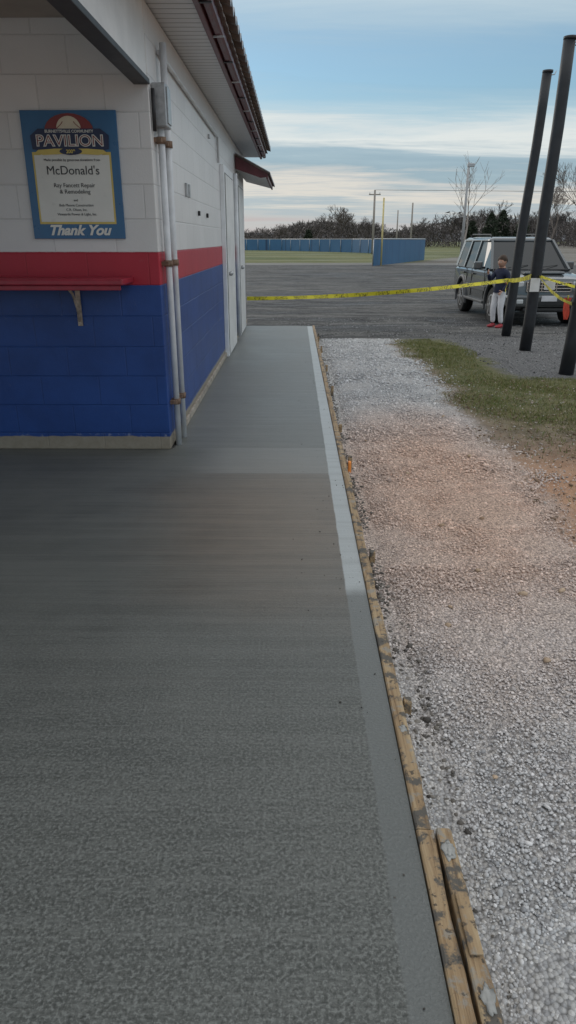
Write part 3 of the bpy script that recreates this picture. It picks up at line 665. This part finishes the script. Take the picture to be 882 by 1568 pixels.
# ------------------------------------------------------------------ person
PR=empty('child_ballplayer',(4.12,14.72,gz(14.72))); PR.rotation_euler=(0,0,math.radians(-62)); PR.scale=(.94,.94,.94)
M_skin=mat('skin',(.48,.27,.19),.5,var=.06,bump=0); M_navy=mat('navy_jacket',(.012,.018,.045),.85,var=.3,vs=15); M_pant=mat('white_baseball_trousers',(.66,.66,.68),.8,var=.08,vs=10)
M_shoe=mat('red_shoe',(.35,.03,.04),.5); M_hair=mat('brown_hair',(.045,.025,.014),.7,var=.4,vs=60)
def skinned(name,J,E,R,parent,sub=2,root=0):
    me=bpy.data.meshes.new(name); me.from_pydata([J[k] for k in J],[(list(J).index(a_),list(J).index(b_)) for a_,b_ in E],[])
    ob=bpy.data.objects.new(name,me); COL.objects.link(ob)
    ob.modifiers.new('s','SKIN')
    if not me.skin_vertices: bpy.context.view_layer.update()
    sv=me.skin_vertices[0].data if me.skin_vertices else None
    if sv is None:
        bpy.context.view_layer.objects.active=ob; bpy.ops.mesh.customdata_skin_add(); sv=me.skin_vertices[0].data
    for i,k in enumerate(J):
        r=R[k]; sv[i].radius=r if isinstance(r,tuple) else (r,r); sv[i].use_root=(i==root)
    m2=ob.modifiers.new('u','SUBSURF'); m2.levels=sub; m2.render_levels=sub
    bpy.context.view_layer.update()
    dg=bpy.context.evaluated_depsgraph_get(); nm=bpy.data.meshes.new_from_object(ob.evaluated_get(dg)); ob.modifiers.clear(); ob.data=nm
    for p in nm.polygons: p.use_smooth=True
    ob.parent=parent
    return ob
J={'pel':(0,0,.76),'waist':(0,.0,.90),'chest':(0,.01,1.06),'up':(0,.015,1.15),'neck':(0,.01,1.21),'nt':(0,0,1.27),
 'lh':(.085,0,.70),'lk':(.10,-.03,.40),'la':(.11,.02,.09),'rh':(-.085,0,.70),'rk':(-.10,-.05,.40),'ra':(-.115,.0,.09),
 'ls':(.155,.01,1.145),'le':(.215,.04,.92),'lw':(.19,-.10,.78),'rs':(-.155,.01,1.145),'re':(-.20,-.12,.97),'rw':(-.12,-.25,1.10)}
E=[('pel','waist'),('waist','chest'),('chest','up'),('up','neck'),('neck','nt'),('pel','lh'),('lh','lk'),('lk','la'),('pel','rh'),('rh','rk'),('rk','ra'),('up','ls'),('ls','le'),('le','lw'),('up','rs'),('rs','re'),('re','rw')]
R={'pel':(.135,.10),'waist':(.125,.095),'chest':(.135,.10),'up':(.11,.085),'neck':.05,'nt':.045,'lh':.088,'lk':.062,'la':.05,'rh':.088,'rk':.062,'ra':.05,
 'ls':.062,'le':.048,'lw':.034,'rs':.062,'re':.048,'rw':.034}
bd=skinned('body',J,E,R,PR)
for m_ in (M_navy,M_pant,M_skin): bd.data.materials.append(m_)
for p in bd.data.polygons:
    c=p.center; p.material_index=0
    if c.z<.78 and abs(c.x)<.17 and abs(c.y)<.18: p.material_index=1
    if c.z>1.225: p.material_index=2
V=[];F=[]
for zz_,k in ((.73,1.0),(.78,1.03),(.83,1.0)):
    for i in range(20): an_=i*math.pi/10; V.append((.148*k*math.cos(an_),.115*k*math.sin(an_),zz_))
for i in range(2):
    for q in range(20): F.append((i*20+q,i*20+(q+1)%20,(i+1)*20+(q+1)%20,(i+1)*20+q))
mesh_obj('jacket_hem',V,F,M_navy,PR,True)
bm=bmesh.new(); bmesh.ops.create_uvsphere(bm,u_segments=28,v_segments=20,radius=1)
for v in bm.verts:
    x_,y_,z_=v.co; jw=1-.28*max(0,-z_)**1.5
    y2=y_*.098; 
    if y_<0: y2=y_*(.092-.012*max(0,z_))
    v.co=Vector((x_*.075*jw,y2,z_*.108))
    nz=math.exp(-((x_/.16)**2+((z_+.12)/.2)**2)) if y_<0 else 0
    v.co.y-=.022*nz
    ez=(math.exp(-(((x_-.38)/.15)**2+((z_-.05)/.12)**2))+math.exp(-(((x_+.38)/.15)**2+((z_-.05)/.12)**2))) if y_<0 else 0
    v.co.y+=.008*ez
me=bpy.data.meshes.new('head'); bm.to_mesh(me); bm.free(); me.materials.append(M_skin); hd=bpy.data.objects.new('head',me); COL.objects.link(hd); hd.parent=PR; hd.location=(0,-.012,1.350); hd.rotation_euler=(math.radians(8),0,math.radians(12)); hd.scale=(1.12,1.12,1.12)
for p in me.polygons: p.use_smooth=True
lump('hair',(0,.016,.028),.1,M_hair,hd,(.84,.98,.98),3,.12,3)
for sx in (-1,1):
    lump('eye',(sx*.028,-.086,.006),.011,M_sw,hd,(1.2,.4,.7),2,0); lump('iris',(sx*.028,-.0905,.006),.005,M_sg,hd,(1,.4,1),1,0)
    lump('ear',(sx*.076,.0,-.002),.026,M_skin,hd,(.35,.6,1),2,.1); beam('brow',(sx*.015,-.09,.026),(sx*.042,-.084,.027),.005,.005,M_hair,hd)
lump('lips',(0,-.090,-.052),.018,mat('lips',(.4,.15,.12),.5,bump=0),hd,(1,.35,.3),2,0)
def hand(name,wr,dirv,side,nrm):
    d_=Vector(dirv).normalized(); n_=Vector(nrm).normalized(); s_=d_.cross(n_).normalized()
    w_=Vector(wr); e_=empty(name); e_.parent=PR
    Jp={'a':tuple(w_),'b':tuple(w_+d_*.03),'c':tuple(w_+d_*.065)}; skinned('palm',Jp,[('a','b'),('b','c')],{'a':(.02,.014),'b':(.03,.014),'c':(.031,.012)},e_,1).data.materials.append(M_skin)
    for i,(o_,L) in enumerate(((-.024,.045),(-.008,.055),(.008,.052),(.024,.040))):
        b0=w_+d_*.06+s_*o_; p1=b0+d_*L*.5; p2=p1+(d_*.6+n_*.6)*L*.4; p3=p2+(n_*.9+d_*.2)*L*.3
        skinned('finger_%d'%i,{'a':tuple(b0),'b':tuple(p1),'c':tuple(p2),'d':tuple(p3)},[('a','b'),('b','c'),('c','d')],{'a':.0075,'b':.0072,'c':.0065,'d':.0055},e_,1).data.materials.append(M_skin)
    b0=w_+d_*.02-s_*.022*side; p1=b0+(d_*.5-s_*side)*.03; p2=p1+(d_+n_*.5)*.022
    skinned('thumb',{'a':tuple(b0),'b':tuple(p1),'c':tuple(p2)},[('a','b'),('b','c')],{'a':.0095,'b':.0085,'c':.0065},e_,1).data.materials.append(M_skin)
hand('left_hand',(.19,-.11,.775),(-.1,-.7,-.65),1,(-1,0,-.2)); hand('right_hand',(-.115,-.26,1.11),(.4,-.5,.7),1,(.6,.6,.1))
for sx,ax,ay in ((1,.11,.02),(-1,-.115,.0)):
    bm=bmesh.new(); bmesh.ops.create_uvsphere(bm,u_segments=16,v_segments=10,radius=1)
    for v in bm.verts:
        x_,y_,z_=v.co; v.co=Vector((ax+x_*.042,ay-.045+y_*.115,max(0,.035+z_*(.05 if y_>-.1 else .036)+(.015 if y_>.3 else 0))))
    me=bpy.data.meshes.new('shoe'); bm.to_mesh(me); bm.free(); me.materials.append(M_shoe); o_=bpy.data.objects.new('shoe',me); COL.objects.link(o_); o_.parent=PR
    for p in me.polygons: p.use_smooth=True
# ------------------------------------------------------------------ fences
M_fb,N,b=newmat('blue_fence_panel'); P=N.pos(); x,y,z=N.sep(P)
pp=N.m('PINGPONG',N.m('ADD',x,y),1.2); N.put(b.inputs['Base Color'],N.mix(N.ss(pp,.0,.05),(.02,.05,.11),N.mix(N.noise(P,.4,4),(.03,.10,.21),(.05,.16,.30)))); b.inputs['Roughness'].default_value=.6
def fence(pts,name='outfield_fence',h=1.68):
    e_=empty(name)
    for i,(a_,b_) in enumerate(zip(pts[:-1],pts[1:])):
        L=math.dist(a_,b_); beam('panel_%d'%i,(a_[0],a_[1],-.3+h/2),(b_[0],b_[1],-.3+h/2),.05,h,M_fb,e_)
        tube('cap_%d'%i,[(a_[0],a_[1],-.3+h+.04),(b_[0],b_[1],-.3+h+.04)],.045,M_galv,e_,8)
        k=int(L/2.4)
        for q in range(k+1):
            t=q/k; X_=a_[0]+(b_[0]-a_[0])*t; Y_=a_[1]+(b_[1]-a_[1])*t
            tube('post_%d_%d'%(i,q),[(X_-.03,Y_-.05,-.35),(X_-.03,Y_-.05,-.3+h)],.035,M_galv,e_,6)
fence([(5.4,51),(8.2,57.5),(11.4,65.6)])
fence([(13.5,90),(8,104),(-2,120),(-16,132),(-40,140)])
# ------------------------------------------------------------------ utility poles
M_up=mat('weathered_pole',(.30,.27,.24),.8); M_upd=mat('grey_pole',(.36,.36,.36),.6)
def upole(name,x_,y_,zt,r,m_,arm=True):
    e_=empty(name,(x_,y_,-.3)); tube('shaft',[(0,0,0),(0,0,zt+.3)],[r,r*.7],m_,e_,10)
    if arm:
        beam('crossarm',(-.7,0,zt-.2),(.7,0,zt-.2),.12,.12,m_,e_)
        for q in (-.6,0,.6): tube('insulator',[(q,0,zt-.14),(q,0,zt+.05)],.04,M_galv,e_,6)
    return e_
upole('utility_pole',9.6,92,6.9,.16,M_up); upole('utility_pole',17,110,6.3,.15,M_up,False); upole('utility_pole',15.2,112,5.4,.12,M_up,False)
lp=upole('light_pole',13.4,60,6.9,.12,M_upd,False); box('floodlight',-.1,.45,-.1,.1,6.9,7.15,M_galv,lp,.03)
lp=empty('foul_pole',(6.0,51.5,-.3)); tube('shaft',[(0,0,0),(0,0,4.3)],.06,mat('foul_yellow',(.6,.5,.22),.5),lp,10)
tube('utility_wire',[(9.6,92,6.9),(30,80,6.0),(60,70,6.4)],.02,M_black,None,4)
# ------------------------------------------------------------------ bare trees
def grow(h,seed,levels=4,spread=.6,r0=.12,kids=4):
    rr=random.Random(seed); segs=[]
    def br(p,d_,L,r,lv):
        n=3; q=p
        for i in range(n):
            d2=(d_+Vector((rr.uniform(-1,1),rr.uniform(-1,1),rr.uniform(-.3,.5)))*.16).normalized(); e2=q+d2*L/n
            ra=r*(1-i/n*.45); rb=r*(1-(i+1)/n*.45); segs.append((q[:],e2[:],ra,rb)); 
            if lv>0:
                for _ in range(kids//2+(i==n-1)*2 if not(lv==levels and i==0) else 0):
                    ax=Vector((rr.uniform(-1,1),rr.uniform(-1,1),rr.uniform(-.1,.4))).normalized()
                    br(e2,(d2*(1-spread*.55)+ax*spread).normalized(),L*rr.uniform(.45,.72),rb*.62,lv-1)
            q=e2; d_=d2
    br(Vector((0,0,0)),Vector((0,0,1)),h*.5,r0,levels)
    return segs
def segmesh(segs,n=4,rmin=.01):
    A=np.array([s_[0] for s_ in segs]);Bq=np.array([s_[1] for s_ in segs]);ra=np.maximum(np.array([s_[2] for s_ in segs]),rmin);rb=np.maximum(np.array([s_[3] for s_ in segs]),rmin*.7)
    T=Bq-A; T/=np.linalg.norm(T,axis=1,keepdims=True)+1e-9; ref=np.tile([[.3,.2,.93]],(len(T),1)); ref[np.abs(T[:,2])>.9]=[1,0,0]
    U=np.cross(T,ref); U/=np.linalg.norm(U,axis=1,keepdims=True); W=np.cross(T,U); V=[]
    for k in range(n):
        a_=2*math.pi*k/n; V.append(A+(U*math.cos(a_)+W*math.sin(a_))*ra[:,None])
    for k in range(n):
        a_=2*math.pi*k/n; V.append(Bq+(U*math.cos(a_)+W*math.sin(a_))*rb[:,None])
    V=np.stack(V,1); m=len(A); base=(np.arange(m)*2*n)[:,None]
    F=np.concatenate([base+np.array([[k,(k+1)%n,n+(k+1)%n,n+k]]) for k in range(n)],0)
    return V.reshape(-1,3),F
M_bark=mat('bare_bark',(.15,.125,.11),.9,var=.25); M_birch=mat('pale_bark',(.30,.26,.23),.8,var=.2)
V,F=segmesh(grow(7.6,5,3,.5,.10,3),5,.011); V+=np.array([14.4,64,-.3]); np_obj('bare_tree',V,F,M_birch)
for i,(tx,ty,hh,sd) in enumerate(((40,105,11,21),(46,110,12,22),(34,100,8,24))):
    V,F=segmesh(grow(hh,sd,4,.5,.16,3),4,.018); V+=np.array([tx,ty,-.3]); np_obj('bare_tree',V,F,M_bark)
M_mass=tintmat('distant_woods',[(0,(.060,.055,.056)),(.5,(.11,.096,.090)),(1,(.17,.145,.13))],.95)
vars_=[segmesh(grow(9,100+i,4,.45,.16,3),3,.028) for i in range(6)]
VV=[];FF=[];TT=[];off=0
for i in range(330):
    tx=rng.uniform(-40,190); ty=rng.uniform(165,225)
    u=tx/ty*1150+450
    prof=.50+.20*math.exp(-((u-490)/45)**2)+.12*math.exp(-((u-545)/30)**2)+.28*math.exp(-((u-725)/60)**2)+.30*math.exp(-((u-850)/50)**2)-.12*math.exp(-((u-600)/25)**2)-.12*math.exp(-((u-400)/30)**2)
    V0,F0=vars_[i%6]; sc=prof*rng.uniform(.65,1.15)*1.05; a_=rng.random()*6.28
    R_=np.array([[math.cos(a_),-math.sin(a_),0],[math.sin(a_),math.cos(a_),0],[0,0,1]])
    V1=(V0@R_.T)*sc*np.array([1.3,1.3,1])+np.array([tx,ty,-.3]); VV.append(V1); FF.append(F0+off); off+=len(V1); TT.append(np.full(len(V1),rng.random()))
np_obj('distant_trees',np.concatenate(VV),np.concatenate(FF),M_mass,attr=np.concatenate(TT))
n=90000
tx=rng.uniform(-60,220,n); ty=rng.uniform(160,225,n)
u=tx/ty*1150+450
hmax=4.2+1.7*np.array([mnoise.noise(Vector((a_*.08,b_*.05,0)))+.7*mnoise.noise(Vector((a_*.3,b_*.2,4))) for a_,b_ in zip(tx,ty)])+1.8*np.exp(-((u-500)/50)**2)+1.8*np.exp(-((u-730)/60)**2)+1.0*(u>660)-1.6*np.exp(-((u-395)/40)**2)-1.3*np.exp(-((u-600)/25)**2)
tz=-.3+rng.random(n)**.8*np.maximum(hmax,1.2)
c=np.stack([tx,ty,tz],-1); k=rng.normal(0,.30,(n,3))+np.array([0,0,.25]); A=c+k; Bq=c-k; Cq=c+rng.normal(0,.12,(n,3))
V=np.stack([A,Bq,Cq],1).reshape(-1,3); np_obj('distant_brush',V,np.arange(n*3).reshape(-1,3),M_mass,attr=np.repeat(rng.random(n)*.7,3))
M_ever=tintmat('evergreen',[(0,(.02,.03,.02)),(1,(.05,.065,.04))],.9)
VV=[];TT=[]
for (tx,ty,hh) in ((42,162,6.5),(45,164,7.0),(49,163,6.2),(38,162,5.0),(3,160,3.0),(88,165,6)):
    m=2600; t=rng.random(m)**.8; rad=(1-t)**.7*hh*.32*(.5+.7*rng.random(m)); a_=rng.random(m)*6.28
    c=np.stack([tx+rad*np.cos(a_),ty+rad*np.sin(a_),-.3+.3+t*hh],-1)
    VV.append(np.stack([c+rng.normal(0,.22,(m,3)),c+rng.normal(0,.22,(m,3)),c+rng.normal(0,.22,(m,3))],1).reshape(-1,3)); TT.append(np.repeat(rng.random(m),3))
V=np.concatenate(VV); np_obj('evergreen_trees',V,np.arange(len(V)).reshape(-1,3),M_ever,attr=np.concatenate(TT))
V=[];F=[]
for i in range(60):
    X_=-500+i*25; hh=7+3*mnoise.noise(Vector((i*.23,0,0)))+1.5*mnoise.noise(Vector((i*.9,2,0)))
    V+=[(X_,600,-.5),(X_,640,hh),(X_,700,-.5)]
for i in range(59):
    F+=[(i*3,i*3+3,i*3+4,i*3+1),(i*3+1,i*3+4,i*3+5,i*3+2)]
mesh_obj('distant_hill',V,F,mat('hill',(.14,.145,.16),.95,vs=.05,var=.2,bump=0))
